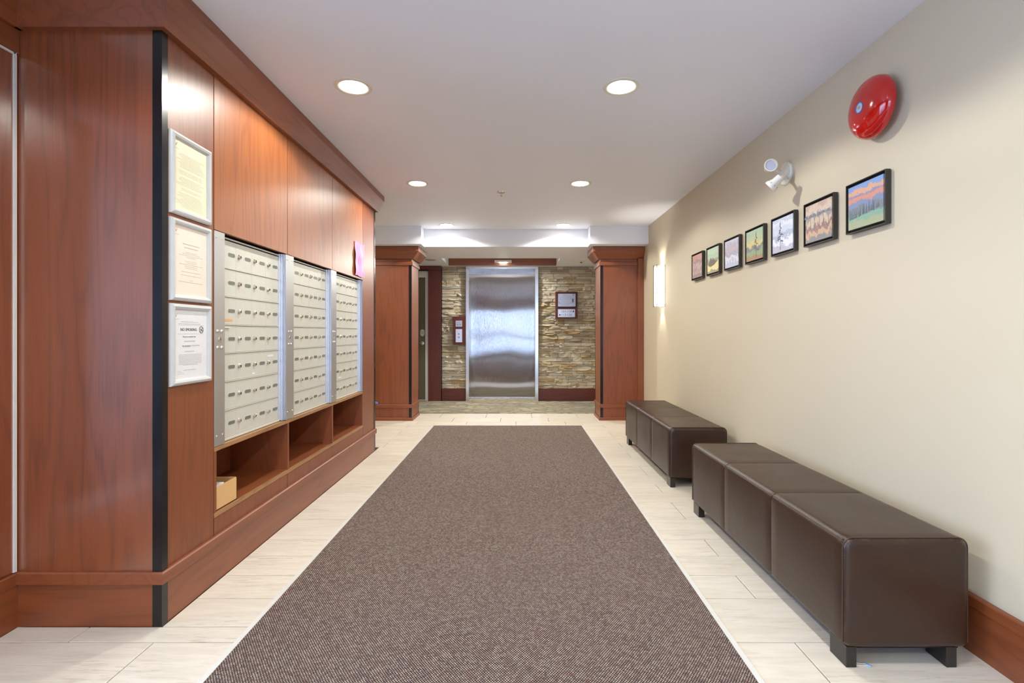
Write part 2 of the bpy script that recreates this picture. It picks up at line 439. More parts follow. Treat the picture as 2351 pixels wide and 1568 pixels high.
obj('crown', sweep([(XL, YE), (XL, Y0c-.002)], CROWN), WY, wl)
obj('ledge', sweep([(XL, YE), (XL, Y0c-.002)], LEDGE), WY, wl)
bl = structure('baseboard_left', M().box(XL, XL+.010, YE, Y0c-.002, 0, .162), WY)
structure('wall_left_rear', M().box(-3.3, XL-.0, Y1c-.15, Y1c, 0, 2.65), WALL)
structure('wall_left_far', M().box(-3.35, -3.25, Y1c-.1, 8.9, 0, 2.65), WALL)

# ceiling, bulkhead, lowered ceiling with a recess in front of the lift
ceil = structure('ceiling', M().box(-3.3, XR+.1, YE-.1, 6.5, CZ, CZ+.12), CEIL)
bx = [-1.176, .886]
obj('bulkhead', M().box(-3.3, bx[0], 6.25, 6.46, LZ, CZ), CEIL, ceil)
obj('bulkhead', M().box(bx[1], XR, 6.25, 6.46, LZ, CZ), CEIL, ceil)
obj('bulkhead', M().box(-3.3, XR, 6.455, 6.58, LZ, 2.66), CEIL, ceil)
low = M().box(-3.3, XR, 6.58, 7.46, LZ, 2.5).box(-3.3, -1.108, 7.46, 8.9, LZ, 2.5).box(.625, XR, 7.46, 8.9, LZ, 2.5)
low.box(-1.108, .625, 7.46, 8.9, 2.40, 2.5).box(-1.108, .625, 8.25, 8.9, LZ, 2.40)
obj('lowered_ceiling', low, CEIL, ceil)
obj('wood_fascia', M().box(-1.106, .623, 8.22, 8.25, LZ-.004, 2.398), WX, ceil, label='glossy cherry board over the lift door')

# entrance wall behind the camera: a glazed double door to daylight
we = M().box(-2.1, -1.32, YE-.12, YE, 0, 2.65).box(1.12, 1.72, YE-.12, YE, 0, 2.65).box(-1.32, 1.12, YE-.12, YE, 2.12, 2.65)
structure('wall_entrance', we, WALL)
d1 = structure('door_1', M().box(-1.32, -1.24, YE-.1, YE-.04, 0, 2.12).box(1.04, 1.12, YE-.1, YE-.04, 0, 2.12).box(-1.24, 1.04, YE-.1, YE-.04, 2.04, 2.12)
               .box(-1.24, 1.04, YE-.1, YE-.04, 0, .26).box(-.14, -.06, YE-.1, YE-.04, .26, 2.04).box(-1.24, 1.04, YE-.1, YE-.04, .92, 1.02), STEELF)
d1['label'] = 'glazed entrance doors behind the viewer'
for a, b in ((-1.24, -.14), (-.06, 1.04)):
    for z0, z1 in ((.26, .92), (1.02, 2.04)): obj('pane', M().box(a, b, YE-.075, YE-.068, z0, z1), GLASS, d1)
structure('pavement', M().box(-9, 9, -14, YE-.12, -.2, -.02).box(-9, XL-.16, YE-.12, 4, -.2, -.02), plain('pale_concrete', srgb(200, 202, 208), .9))

# lift wall: back structure with stone cladding built stone by stone
wb = M().box(-3.3, -.846, YW, 8.9, .007, LZ).box(.345, XR, YW, 8.9, .007, LZ).box(-.846, .345, 8.78, 8.9, .007, LZ)
wback = structure('wall_back', wb, DARK)
def stonemat():
    t = NT('ledgestone'); oi = t.n('ShaderNodeObjectInfo')
    base = t.ramp(oi.outputs['Random'], [(0, srgb(216, 208, 186)), (.16, srgb(198, 188, 164)), (.30, srgb(230, 224, 206)), (.44, srgb(186, 180, 164)), (.56, srgb(206, 190, 156)),
                  (.66, srgb(220, 213, 196)), (.78, srgb(196, 164, 116)), (.84, srgb(222, 214, 194)), (.92, srgb(170, 160, 138)), (.96, srgb(186, 190, 184))], 'CONSTANT')
    n = t.noise(t.coords((14, 14, 40)), 1, 4, .6, .8); f = t.noise(t.coords((90, 90, 150)), 1, 4, .7)
    c = t.mix(t.ramp(n, [(.45, (0, 0, 0, 1)), (.68, (.7, .7, .7, 1))]), base, srgb(200, 168, 120))
    c = t.mix(t.ramp(f, [(.35, (.35, .35, .35, 1)), (.55, (0, 0, 0, 1))]), c, srgb(138, 126, 102))
    t.set(Base_Color=c, Roughness=.85); t.bump(f, .8, .006); return t.m
STONE = stonemat()
stones = []
for k in range(16):
    m = M(); nx, nz = 4, 2; v = []
    for j in range(nz+1):
        for i in range(nx+1):
            jx = random.uniform(-.06, .06) if 0 < i < nx else 0; jz = random.uniform(-.06, .06)
            e = .35 if i in (0, nx) else 0
            v.append((i/nx-.5+jx, -(.5+random.uniform(-.35, .35)-e*.4), (j/nz-.5+jz*(.6 if j in (0, nz) else 1))))
    f = [(j*(nx+1)+i, j*(nx+1)+i+1, (j+1)*(nx+1)+i+1, (j+1)*(nx+1)+i) for j in range(nz) for i in range(nx)]
    o = len(v); loop = [i for i in range(nx+1)]+[(nx+1)*2-1, (nx+1)*3-1]+[(nx+1)*2+i for i in range(nx-1, -1, -1)]+[nx+1]
    v += [(v[i][0], 1.0, v[i][2]) for i in loop]
    for a in range(len(loop)):
        b_ = (a+1) % len(loop); f.append((loop[b_], loop[a], o+a, o+b_))
    me = bpy.data.meshes.new('stone'); me.from_pydata(v, [], f); me.materials.append(STONE)
    bb = bmesh.new(); bb.from_mesh(me); bmesh.ops.recalc_face_normals(bb, faces=bb.faces); bb.to_mesh(me); bb.free(); stones.append(me)
def cladding(name, x0, x1, z0, z1):
    backing = structure(name, M().box(x0, x1, YW-.012, YW, z0, z1), DARK)
    n = 0; z = z0
    while z < z1-.008:
        hgt = min(random.choice([.034, .04, .046, .052, .058, .066]), z1-z)
        if z1-(z+hgt) < .02: hgt = z1-z
        x = x0
        while x < x1-.01:
            w = random.uniform(.10, .32)
            if x1-(x+w) < .08: w = x1-x
            hs = [hgt] if (hgt < .054 or random.random() < .55) else [hgt*.5, hgt*.5]
            zz = z
            for h2 in hs:
                o = bpy.data.objects.new('stone', random.choice(stones)); COL.objects.link(o); o.parent = backing; n += 1
                dep = random.uniform(.010, .034)
                o.scale = ((w-.004)*random.choice([-1, 1]), dep*1.0, (h2-.0035)*random.choice([-1, 1]))
                o.location = Vector((x+w/2, YW-.012-dep*.3, zz+h2/2))-ORG[backing.name]
                zz += h2
            x += w
        z += hgt
    return n
SL = (-1.236, -.846); SR = (.345, 1.585)
nst = cladding('wall_stone_left', SL[0], SL[1], .202, LZ-.002), cladding('wall_stone_right', SR[0], SR[1], .202, LZ-.002)
print('stones', nst)
structure('baseboard_back_left', M().box(SL[0], SL[1]-.001, YW-.045, YW, 0, .2), WDX, bevel=.002)
structure('baseboard_back_right', M().box(SR[0]+.001, SR[1], YW-.045, YW, 0, .2), WDX, bevel=.002)

# lobby carpet
lc = obj('lobby_carpet', M().box(-3.25, XR-.001, 7.064, 8.308, -.006, .006).box(-.842, .341, 8.308, 8.66, -.006, .006), LCARP)
tag(lc, 'patterned grey-green carpet in front of the lift', 'carpet')

# side door in the lift wall
dr = structure('door_2', M().box(-1.505, -1.452, YW-.06, YW, 0, 2.135).box(-2.42, -1.505, YW-.06, YW, 2.02, 2.135).box(-2.48, -2.42, YW-.06, YW, 0, 2.135), WHITE)
obj('door_panel', M().box(-2.42, -1.506, YW-.035, YW-.004, .022, 2.018), OLIVE, dr, label='olive painted door leaf')
obj('sill', M().box(-2.42, -1.506, YW-.05, YW, .006, .02), WHITE, dr)
obj('moulding', framering((-2.30, YW-.035, 1.12), (1, 0, 0), (0, 0, 1), (0, -1, 0), .70, .78, [(0, 0), (.004, .012), (.024, .012), (.03, 0)]), OLIVE, dr)
obj('moulding', framering((-2.30, YW-.035, .20), (1, 0, 0), (0, 0, 1), (0, -1, 0), .70, .74, [(0, 0), (.004, .012), (.024, .012), (.03, 0)]), OLIVE, dr)
hy = YW-.035; hx = X(970, hy); hz = Z(788, hy)
hd = obj('lever_handle', M().lathe((hx, hy, hz), (0, -1, 0), [(.032, 0), (.032, .008), (.02, .016), (.011, .02), (.011, .05)], 20).tube((hx+.004, hy-.048, hz), (hx-.10, hy-.048, hz-.002), .009, 10, .007), CHROME, dr, smooth=True)
kz = Z(764, hy)
kp = obj('keypad_lock', M().loft([[(hx+sx*r*math.cos(a)*.036, hy-d, kz+(math.sin(a)*.036*r+(.022 if math.sin(a) > 0 else -.022))) for a in [2*math.pi*i/24 for i in range(24)] for sx in (1,)] for r, d in ((1, 0), (1, .014), (.8, .022), (.01, .022))]), SNAP, dr, smooth=True)
for a in range(6): obj('key', M().lathe((hx-.012+.024*(a % 2), hy-.021, kz+.022-.018*(a//2)), (0, -1, 0), [(.006, 0), (.006, .003), (.001, .004)], 10), PLATE, kp)

# wood post and header between side door and stone
t2 = structure('trim_1', M().box(-1.448, -1.244, 8.31, YW, 0, 2.135), WDV)
obj('edge_strip', M().box(-1.452, -1.446, 8.325, YW, 0, 2.135), BLACK, t2); obj('edge_strip', M().box(-1.246, -1.238, 8.325, YW, 0, 2.135), BLACK, t2)
obj('header', M().box(-2.60, -1.238, 8.27, YW, 2.137, LZ-.001), WDX, t2)
obj('header_strip', M().box(-2.60, -1.45, 8.29, YW-.061, 2.118, 2.1365), BLACK, t2)

# ------------------------------------------------------------------ pillars
def pillar(side, label):
    # local frame for the right pillar; left mirrored
    if side == 'r':
        xi, xo = 1.056, XR-.001; path = [(xo, 6.52), (xi, 6.52), (xi, 6.95)]; rev = True
    else:
        xi, xo = -1.344, -2.25; path = [(xo, 6.50), (xi, 6.50), (xi, 6.95)]; rev = False
    yf = path[0][1]
    t = thing('pillar', ((xi+xo)/2, 6.7, 0), label, 'pillar')
    x0, x1 = sorted((xi, xo)); s = 1 if side == 'r' else -1
    def sw(prof, y_end=6.95):
        p = [path[0], path[1], (path[1][0], y_end)]
        if rev: p = p[::-1]
        return sweep(p, prof)
    if side == 'r':
        body = M().box(x0, 1.53, yf, 6.95, 0, 2.05)
        obj('filler_panel', M().box(1.526, x1, yf-.05, 6.6, 0, 2.055), WV, t)
    else: body = M().box(x0, x1, yf, 6.95, 0, 2.05)
    obj('body', body, WV, t)
    w = .034
    cs = M().box(min(xi, xi+s*w), max(xi, xi+s*w), yf-.004, yf, .012, 1.972) if side == 'l' else M().box(xi, xi+w, yf-.004, yf, .012, 1.972)
    obj('corner_strip', cs, BLACK, t)
    obj('corner_strip', M().box(xi-.003 if side == 'r' else xi-.002, xi+.002 if side == 'r' else xi+.003, 6.925, 6.953, 0, 1.972), BLACK, t)
    obj('side_panel', M().box(xi-.002 if side == 'r' else xi, xi if side == 'r' else xi+.002, yf+.003, 6.925, .04, 1.972), WV, t)
    obj('ledge', sw([(0, .163), (.015, .163), (.015, .203), (.010, .208), (0, .208)]), WX, t)
    obj('base_moulding', sw([(0, 0), (.018, 0), (.018, .032), (.012, .038), (0, .038)]), WX, t)
    obj('neck_band', sw([(0, 1.972), (.016, 1.972), (.016, 2.012), (.008, 2.018), (0, 2.018)]), WX, t)
    cp = [(0, 2.052), (.028, 2.052), (.108, 2.138), (.108, 2.192), (0, 2.192)]
    obj('crown', sw(cp), WX, t)
    obj('cap', M().box(x0+.002, x1-.002, yf+.003, 6.948, 2.05, 2.195), WX, t)
    # small raised fillet on the mitre
    return t
pillar('l', 'cherry-clad pillar left of the lift, partly behind the mail cabinet')
pillar('r', 'cherry-clad pillar right of the lift, behind the far bench')
fl = obj('flyer', M().add([(X(858, 6.48), 6.49, .213), (X(868, 6.48), 6.485, .213), (X(868, 6.48)-.004, 6.497, .232), (X(858, 6.48), 6.498, .248),
     (X(858, 6.48), 6.487, .213), (X(868, 6.48), 6.482, .213), (X(868, 6.48)-.004, 6.494, .232), (X(858, 6.48), 6.495, .248)],
     [(0, 1, 2, 3), (7, 6, 5, 4), (0, 4, 5, 1), (1, 5, 6, 2), (2, 6, 7, 3), (3, 7, 4, 0)]), BLUEP)
tag(fl, 'small blue flyer standing on the ledge of the left pillar', 'flyer')

# ------------------------------------------------------------------ mail cabinet
cab = thing('mail_cabinet', (-1.63, 3.4, 0), 'long cherry wood mail cabinet along the left wall', 'cabinet')
SE = [2.279, 3.009, 3.738, 4.472]     # seams
xb = XC-.018
carc = M().box(XL, xb, Y0c+.018, Y1c-.002, 1.577, 2.40).box(XL, xb, Y0c+.018, Y1c-.002, 0, .288).box(XL, XL+.02, Y0c+.018, Y1c, .288, 1.577)
carc.box(XL, -1.44, Y0c+.018, Y1c-.002, .602, 1.577).box(XL+.02, xb, Y0c+.018, SE[0]-.001, .288, 1.577).box(XL+.02, xb, SE[3]+.001, Y1c-.002, .288, 1.577)
obj('body', carc, DARK, cab)
obj('end_panel', M().box(XL, XC-.002, Y0c, Y0c+.017, .0, 2.262), WGE, cab)
obj('end_panel', M().box(XL, XC-.002, Y1c-.016, Y1c, .0, 2.262), WV, cab)
g = .003
obj('tall_panel', M().box(xb, XC, Y0c+.017, SE[0]-g, .0, 2.262), WV, cab, label='tall red-brown veneer panel')
for a, b in zip(SE, SE[1:]): obj('upper_panel', M().box(xb, XC, a+g, b-g, 1.577, 2.262), WO, cab, label='orange-toned veneer panel')
obj('tall_panel', M().box(xb, XC, SE[3]+g, Y1c-.016, .0, 2.262), WV, cab)
for a, b in zip(SE, SE[1:]): obj('lower_panel', M().box(xb, XC, a+g, b-g, .0, .286), WV, cab)
obj('plinth', M().box(XC, XC+.003, Y0c+.03, Y1c-.025, 0, .163), WY, cab)
obj('plinth', M().box(XL+.01, XC-.03, Y0c-.003, Y0c, 0, .163), WX, cab)
# cubby holes
obj('top_board', M().box(XL+.02, XC+.001, SE[0]+.002, SE[3]-.002, .584, .603), [PLY], cab, label='board with plywood edge')
obj('shelf_board', M().box(XL+.02, XC+.001, SE[0]+.002, SE[3]-.002, .288, .309), [PLY], cab, label='board with plywood edge')
obj('shelf_floor', M().box(XL+.2, XC-.006, SE[0]+.02, SE[3]-.02, .309, .3105), WX, cab)
for a, b in ((SE[0]+.001, SE[0]+.020), (SE[1]+.002, SE[1]+.020), (SE[2]-.004, SE[2]+.014), (SE[3]-.014, SE[3]-.001)):
    obj('divider', M().box(XL+.02, XC, a, b, .31, .584), WV, cab)
obj('cubby_back', M().box(-1.70, -1.69, SE[0]+.02, SE[3]-.014, .31, .584), WV, cab)
# ledge, crown, corner strips
cpath = [(XL, Y0c), (XC, Y0c), (XC, Y1c), (XL, Y1c)]
obj('ledge', sweep(cpath, [(0, .164), (.015, .164), (.015, .204), (.010, .209), (0, .209)]), WY, cab)
obj('crown', sweep(cpath, CROWN), WY, cab)
def corner(z0, z1):
    return M().box(XC-.031, XC+.005, Y0c-.006, Y0c+.001, z0, z1).box(XC-.001, XC+.005, Y0c+.001, Y0c+.027, z0, z1)
obj('corner_strip', corner(.210, 2.261), BLACK, cab); obj('corner_strip', corner(0, .1635), BLACK, cab)
def corner2(z0, z1): return M().box(XC-.001, XC+.004, Y1c-.024, Y1c+.006, z0, z1).box(XC-.031, XC+.004, Y1c, Y1c+.006, z0, z1)
obj('corner_strip', corner2(.210, 2.261), BLACK, cab); obj('corner_strip', corner2(0, .1635), BLACK, cab)

# ------------------------------------------------------------------ mailboxes
def mb_mesh(name, m, mat, bevel=0, seg=1, smooth=False):
    me = bpy.data.meshes.new(name); me.from_pydata(m.v, [], m.f)
    for x in (mat if isinstance(mat, list) else [mat]): me.materials.append(x)
    for p, k in zip(me.polygons, m.k): p.material_index = k
    b = bmesh.new(); b.from_mesh(me); bmesh.ops.recalc_face_normals(b, faces=b.faces)
    if bevel: bmesh.ops.bevel(b, geom=b.edges[:], offset=bevel, segments=seg, affect='EDGES')
    b.to_mesh(me); b.free()
    if smooth: me.polygons.foreach_set('use_smooth', [True]*len(me.polygons))
    return me
PZ, DW, ROWH, NR = .6155, .1475, .1345, 7
door_me = mb_mesh('door', M().box(-.010, 0, .0005, DW-.0005, .0025, ROWH-.0045), BOXM, .0008)
lock_me = mb_mesh('lock', M().lathe((0, 0, 0), (1, 0, 0), [(.0125, 0), (.0125, .003), (.0105, .006), (.008, .007), (.008, .0105), (.0065, .0115)], 16).box(.0113, .0122, -.001, .001, -.005, .005, 1), [CHROME, DARK], smooth=False)
def pill(w, h, d):
    r = h/2; ring = [(math.cos(a)*r+(w/2-r)*(1 if math.cos(a) > 0 else -1), math.sin(a)*r) for a in [2*math.pi*(i+.5)/16 for i in range(16)]]
    return M().loft([[(0, y, z) for y, z in ring], [(d, y, z) for y, z in ring]])
plate_me = mb_mesh('number_plate', pill(.056, .0165, .0012), PLATE)
rim_me = mb_mesh('rim', pill(.060, .0205, .0008), BOXM)
XP = -1.380
names3 = ['nearest bank of grey mailboxes, beside the framed notices', 'middle bank of grey mailboxes in the wood cabinet', 'farthest bank of grey mailboxes, under the pink paper']
def child(name, me, parent, loc):
    o = bpy.data.objects.new(name, me); COL.objects.link(o); o.parent = parent; o.location = loc; return o
for u in range(3):
    yb = SE[0]+.729*u; ys = 2.361+.728*u if u else 2.361
    ys = 2.361+.7285*u
    y0 = SE[0]+.002 if u == 0 else ys-.100
    t = thing('mailbox_bank', (XP, yb+.36, .605), names3[u], 'mailboxes', 'mailbox banks in the cabinet'); R0 = ORG[t.name]
    yend = ys+4*DW
    obj('backing', M().box(-1.436, XP-.009, ys-.03, yend+.02, .606, 1.572), DARK, t)
    # flange post with rivets
    pw = ys+.002
    post = obj('post', M().box(-1.40, XC+.001, y0, pw, .605, 1.573), ALU, t, bevel=.0008)
    rv = M()
    for yy in (y0+.018, pw-.018):
        for zz in (1.545, .650): rv.lathe((XC+.001, yy, zz), (1, 0, 0), [(.0045, 0), (.0035, .002), (.001, .0025)], 10)
    for yy in ((y0+pw)/2-.016, (y0+pw)/2+.016):
        for zz in (1.122, 1.048): rv.lathe((XC+.001, yy, zz), (1, 0, 0), [(.008, 0), (.0065, .004), (.001, .005)], 12)
    obj('rivets', rv, ALU, post); post.children[0]['kind'] = 'stuff'
    obj('master_lock', M().lathe((XC+.001, (y0+pw)/2, 1.085), (1, 0, 0), [(.010, 0), (.010, .002), (.006, .0025), (.006, .001)], 14).box(XC+.002, XC+.0045, (y0+pw)/2-.002, (y0+pw)/2+.002, 1.072, 1.085), CHROME, post)
    # return channel with ridges on the far side
    ye2 = ys-.100+.7285 if u < 2 else SE[3]-.004
    ch = M().box(XP-.01, XP+.004, yend, yend+.008, .607, 1.571)
    ch.box(XP-.01, XP+.0135, yend+.008, ye2-.001, .607, 1.571)
    span_y = ye2-.001-(yend+.008)
    for q in range(3): ch.box(XP+.0135, XP+.0155+.005*(q+1), yend+.010+span_y*(.12+.29*q), yend+.010+span_y*(.12+.29*q)+.005, .607, 1.571)
    obj('channel', ch, ALUB, t)
    obj('top_rail', M().box(XP-.01, XP+.002, ys, yend, 1.5595, 1.5655), BOXM, t)
    obj('bottom_rail', M().box(XP-.01, XP+.006, ys, yend, .606, .6125), BOXM, t)
    for r in range(NR):
        z0 = PZ+ROWH*(NR-1-r); hh = 1.0
        obj('row_lip', M().box(XP-.009, XP+.0035, ys, yend, z0-.003, z0+.0015), BOXM, t)
        for c in range(4):
            d = child('door', door_me, t, Vector((XP, ys+DW*c, z0))-R0)
            child('lock', lock_me, d, (.0, .026, .066))
            child('plate_rim', rim_me, d, (0, .109, .067)); child('number_plate', plate_me, d, (.0006, .109, .067))
    if u == 0:
        obj('sticker', M().box(XP+.0002, XP+.0008, ys+.05, ys+.118, PZ+ROWH*4+.016, PZ+ROWH*4+.028), CARD, t, label='tan label strip')
        obj('sticker', M().box(XP+.0002, XP+.0008, ys+.463, ys+.53, PZ+ROWH*2+.098, PZ+ROWH*2+.108), PAPER, t, label='white label strip')
        obj('sticker', M().box(XP+.0002, XP+.0008, ys+.302, ys+.328, PZ+ROWH*2+.014, PZ+ROWH*2+.024), PAPER, t, label='small white label')
        obj('sticker', M().box(XP+.0002, XP+.006, ys+.0, ys+.09, PZ+ROWH*4-.016, PZ+ROWH*4-.012), PAPER, t, label='edge of a white card')
    if u == 2: obj('sticker', M().box(XP+.0002, XP+.0008, ys+.12, ys+.19, PZ+ROWH+.012, PZ+ROWH+.024), PAPER, t, label='small white label')

# cardboard box in the first cubby
cx0, cx1, cy0, cy1, cz0, cz1 = -1.56, -1.358, 2.302, 2.478, .3108, .418
cb = M().box(cx1-.004, cx1, cy0, cy1, cz0, cz1).box(cx0, cx0+.004, cy0, cy1, cz0, cz1).box(cx0, cx1, cy0, cy0+.004, cz0, cz1).box(cx0, cx1, cy1-.004, cy1, cz0, cz1).box(cx0, cx1, cy0, cy1, cz0, cz0+.004)
bxo = obj('cardboard_box', cb, CARD); tag(bxo, 'open tan cardboard box in the nearest cubby hole', 'box')
pp = obj('paper_sheets', M().add([(cx0+.02, cy0+.01, .37), (cx1-.01, cy0+.01, .372), (cx1-.02, cy0+.10, .415), (cx0+.03, cy0+.10, .412),
     (cx0+.02, cy0+.013, .366), (cx1-.01, cy0+.013, .368), (cx1-.02, cy0+.103, .411), (cx0+.03, cy0+.103, .408)],
     [(0, 1, 2, 3), (7, 6, 5, 4), (0, 4, 5, 1), (1, 5, 6, 2), (2, 6, 7, 3), (3, 7, 4, 0)]), PAPER)
tag(pp, 'white paper sheets lying inside the cardboard box', 'paper')

# ------------------------------------------------------------------ framed notices
def notice(z0, z1, col, label, kind):
    y0, y1 = 1.9817, 2.243; w = y1-y0; h = z1-z0; xf = XC+.0006
    t = thing('framed_notice', (xf, (y0+y1)/2, z0), label, 'notice')
    U, V, N = (0, 1, 0), (0, 0, 1), (1, 0, 0)
    obj('frame', framering((xf, y0, z0), U, V, N, w, h, [(0, 0), (0, .008), (.004, .014), (.012, .017), (.020, .014), (.025, .007), (.025, .004)]), SNAP, t, smooth=False)
    pm = plain('paper_'+kind, col, .35)
    obj('sheet', M().box(xf, xf+.005, y0+.02, y1-.02, z0+.02, z1-.02), pm, t)
    xs = xf+.0052; yc = (y0+y1)/2
    def bar(m, y, z, w_, h_=.0016): m.box(xs, xs+.0003, y-w_/2, y+w_/2, z, z+h_)
    ink = M(); rnd = random.Random(kind)
    if kind == 'white':
        text('NO SMOKING', .0165, (xs, y0+.062, z1-.108), U, V, INK, t, 'heading')
        text('Please be reminded that', .0085, (xs, yc-.012, z1-.134), U, V, GREYINK, t, 'lettering', 'CENTER')
        text('NO SMOKING', .0085, (xs, yc-.03, z1-.172), U, V, GREYINK, t, 'lettering', 'CENTER')
        bar(ink, yc-.01, z1-.152, .07, .004); bar(ink, yc+.028, z1-.170, .055, .004); bar(ink, yc-.03, z1-.1745, .046, .0008)
        bar(ink, yc, z1-.085, .17, .0009); bar(ink, yc, z1-.120, .17, .0009); bar(ink, yc-.01, z1-.072, .11, .002); bar(ink, yc-.01, z1-.080, .14, .002)
        for k in range(9): bar(ink, yc-.005, z1-.205-.0052*k, .145-(.05 if k == 8 else 0), .0016)
        bar(ink, yc-.01, z1-.193, .06, .003); bar(ink, yc-.01, z1-.268, .08, .002)
        for k in range(3): bar(ink, y0+.055+.005*k, z0+.056-.006*k, .02+.01*k, .001)
        sy, sz = y1-.064, z1-.103
        obj('emblem', framering((xs, sy-.001, sz-.001), U, V, N, .002, .002, [(0, 0), (.001, 0)]).lathe((xs, sy, sz), (1, 0, 0), [(.0145, 0), (.0145, .0004), (.0122, .0005), (.0122, 0)], 24, cap=False)
            .tube((xs+.0004, sy-.009, sz-.009), (xs+.0004, sy+.010, sz+.009), .0008, 6).tube((xs+.0004, sy-.008, sz+.004), (xs+.0004, sy+.010, sz-.006), .0012, 6), INK, t)
    elif kind == 'cream':
        for k, (dz, w_) in enumerate(((.094, .11), (.108, .09), (.126, .07), (.132, .11), (.139, .155), (.146, .06), (.162, .075), (.169, .07), (.176, .15), (.183, .08), (.190, .08), (.206, .12), (.220, .13), (.240, .02), (.247, .155))):
            bar(ink, yc, z1-dz, w_, .0026 if k in (0, 1) else .0014)
    else:
        z = z1-.075
        while z > z0+.035:
            bar(ink, yc-rnd.uniform(-.012, .012), z, rnd.uniform(.12, .17), .0009); z -= rnd.choice([.006, .006, .006, .014])
    ink.box(xs, xs+.0003, y0+.033, y0+.039, z1-.052, z1-.044); bar(ink, y0+.045, z1-.062, .022, .0012)
    ink.tube((xs, y0+.036, z1-.048), (xs, y0+.045, z1-.038), .0014, 6)
    obj('small_print', ink, plain('faint_'+kind, tuple(c*.62 for c in col[:3])+(1,), .8), t)
    return t
notice(1.583, 1.9077, srgb(250, 244, 214), 'top framed notice on pale yellow paper', 'yellow')
notice(1.242, 1.5675, srgb(250, 234, 220), 'middle framed notice on cream paper', 'cream')
notice(.905, 1.2305, srgb(240, 239, 243), 'bottom framed notice on white paper reading NO SMOKING', 'white')

# pink paper
pk = M(); ny, nz = 8, 14; vf = []
for j in range(nz+1):
    for i in range(ny+1):
        yy = 4.238+.24*i/ny; zz = 1.595+.283*j/nz
        vf.append((XC+.0085+.0035*math.sin(i*1.1+j*.35)+.003*math.sin(j*.9)+.002, yy, zz+.002*math.sin(i)))
ff = [(j*(ny+1)+i, j*(ny+1)+i+1, (j+1)*(ny+1)+i+1, (j+1)*(ny+1)+i) for j in range(nz) for i in range(ny)]
pk.add(vf, ff); po = obj('pink_notice', pk, PINK, smooth=True); tag(po, 'wavy pink paper taped over the cabinet seam', 'paper')

# ------------------------------------------------------------------ entrance mat
mt = obj('entrance_mat', M().box(-.998, .766, -1.0, 6.134, -.004, .003), MATM)
tag(mt, 'long brown woven carpet mat down the middle of the floor', 'mat')
for m in (M().box(-1.018, -.998, -1.0, 6.152, -.005, .0045), M().box(.766, .786, -1.0, 6.152, -.005, .0045), M().box(-.998, .766, 6.134, 6.152, -.005, .0045)):
    obj('edging', m, STRIP, mt, label='pale metal edging strip')

# ------------------------------------------------------------------ benches
def make_bench(label):
    bx0, bx1, by0, by1, bz0, bz1 = 1.086, 1.503, 1.70, 3.185, .066, .430
    t = thing('bench', ((bx0+bx1)/2, (by0+by1)/2, 0), label, 'bench')
    def prof(y, ins, bulge=0):
        pts = []; x0, x1, z0, z1 = bx0+ins, bx1-ins, bz0+ins*.8, bz1-ins
        for cx, cz, r, a0 in ((x1, z1, .034, 0), (x0, z1, .034, 90), (x0, z0, .022, 180), (x1, z0, .022, 270)):
            sx = -1 if cx == x1 else 1; sz = -1 if cz == z1 else 1
            for k in range(6):
                a = math.radians(a0+k*18); pts.append((cx+sx*r+math.cos(a)*r, cz+sz*r+math.sin(a)*r))
        out = []
        n = len(pts)
        for i in range(n):
            p, q = pts[i], pts[(i+1) % n]; out.append(p)
            if i % 6 == 5:
                for s in (.2, .4, .6, .8): out.append((p[0]+(q[0]-p[0])*s, p[1]+(q[1]-p[1])*s))
        cxm, czm = (x0+x1)/2, (z0+z1)/2; res = []
        for px, pz in out:
            ux = 1-min(1, abs(px-cxm)/((x1-x0)/2)); uz = 1-min(1, abs(pz-czm)/((z1-z0)/2))
            b = bulge*(math.sin(min(1, (1-max(1-ux, 0)))*math.pi/2) if uz < .2 else math.sin(uz*math.pi/2))
            dx = (1 if px > cxm else -1)*(b if uz > .1 and ux < .2 else 0); dz = (1 if pz > czm else -1)*(b if ux > .1 and uz < .2 else 0)
            res.append((px+dx, y, pz+dz))
        return res
    cuts = [by0, 2.195, 2.69, by1]
    for s in range(3):
        a, b = cuts[s], cuts[s+1]; rings = []
        if s == 0: sts = [(a, .022), (a+.002, .010), (a+.007, .003), (a+.016, .0)]
        else: sts = [(a+.0003, .006), (a+.002, .0015), (a+.007, 0)]
        L = b-a
        sts += [(a+L*f, 0) for f in (.12, .25, .4, .6, .75, .88)]
        if s == 2: sts += [(b-.016, 0), (b-.007, .003), (b-.002, .010), (b, .022)]
        else: sts += [(b-.007, 0), (b-.002, .0015), (b-.0003, .006)]
        rings = [prof(y, i, .002*math.sin(math.pi*(y-a)/L)) for y, i in sts]
        obj('upholstery_section', M().loft(rings), LEATHER, t, smooth=True)
    def pipe(y):
        p = prof(y, -.0005); m = M(); n = len(p)
        idx = [i for i in range(n) if p[i][2] > bz0+.03]
        st = [p[i] for i in range(n)]
        for i in range(n):
            q0, q1 = Vector(st[i]), Vector(st[(i+1) % n])
            if min(q0.z, q1.z) > bz0+.01 and (q0-q1).length > 1e-4: m.tube(q0, q1, .0022, 6)
        return m
    obj('piping', pipe(by0+.010), PIPE, t, smooth=True); obj('piping', pipe(by1-.010), PIPE, t, smooth=True)
    for xx in (bx0+.0075, bx1-.0075):
        obj('edge_seam', M().tube((xx, by0+.02, bz1-.0088), (xx, by1-.02, bz1-.0088), .0022, 6), PIPE, t, smooth=True)
    for xa, xb_ in ((1.0946, 1.130), (1.429, 1.4636)):
        for ya, yb in ((by0+.004, by0+.094), (by1-.094, by1-.004)):
            obj('leg', M().box(xa, xb_, ya, yb, 0, .068), LEGM, t, bevel=.0015)
    obj('underframe', M().box(1.11, 1.48, by0+.02, by1-.02, .056, .075), DARK, t)
    return t
bench = make_bench('nearest dark brown leather bench, long and low against the beige wall')
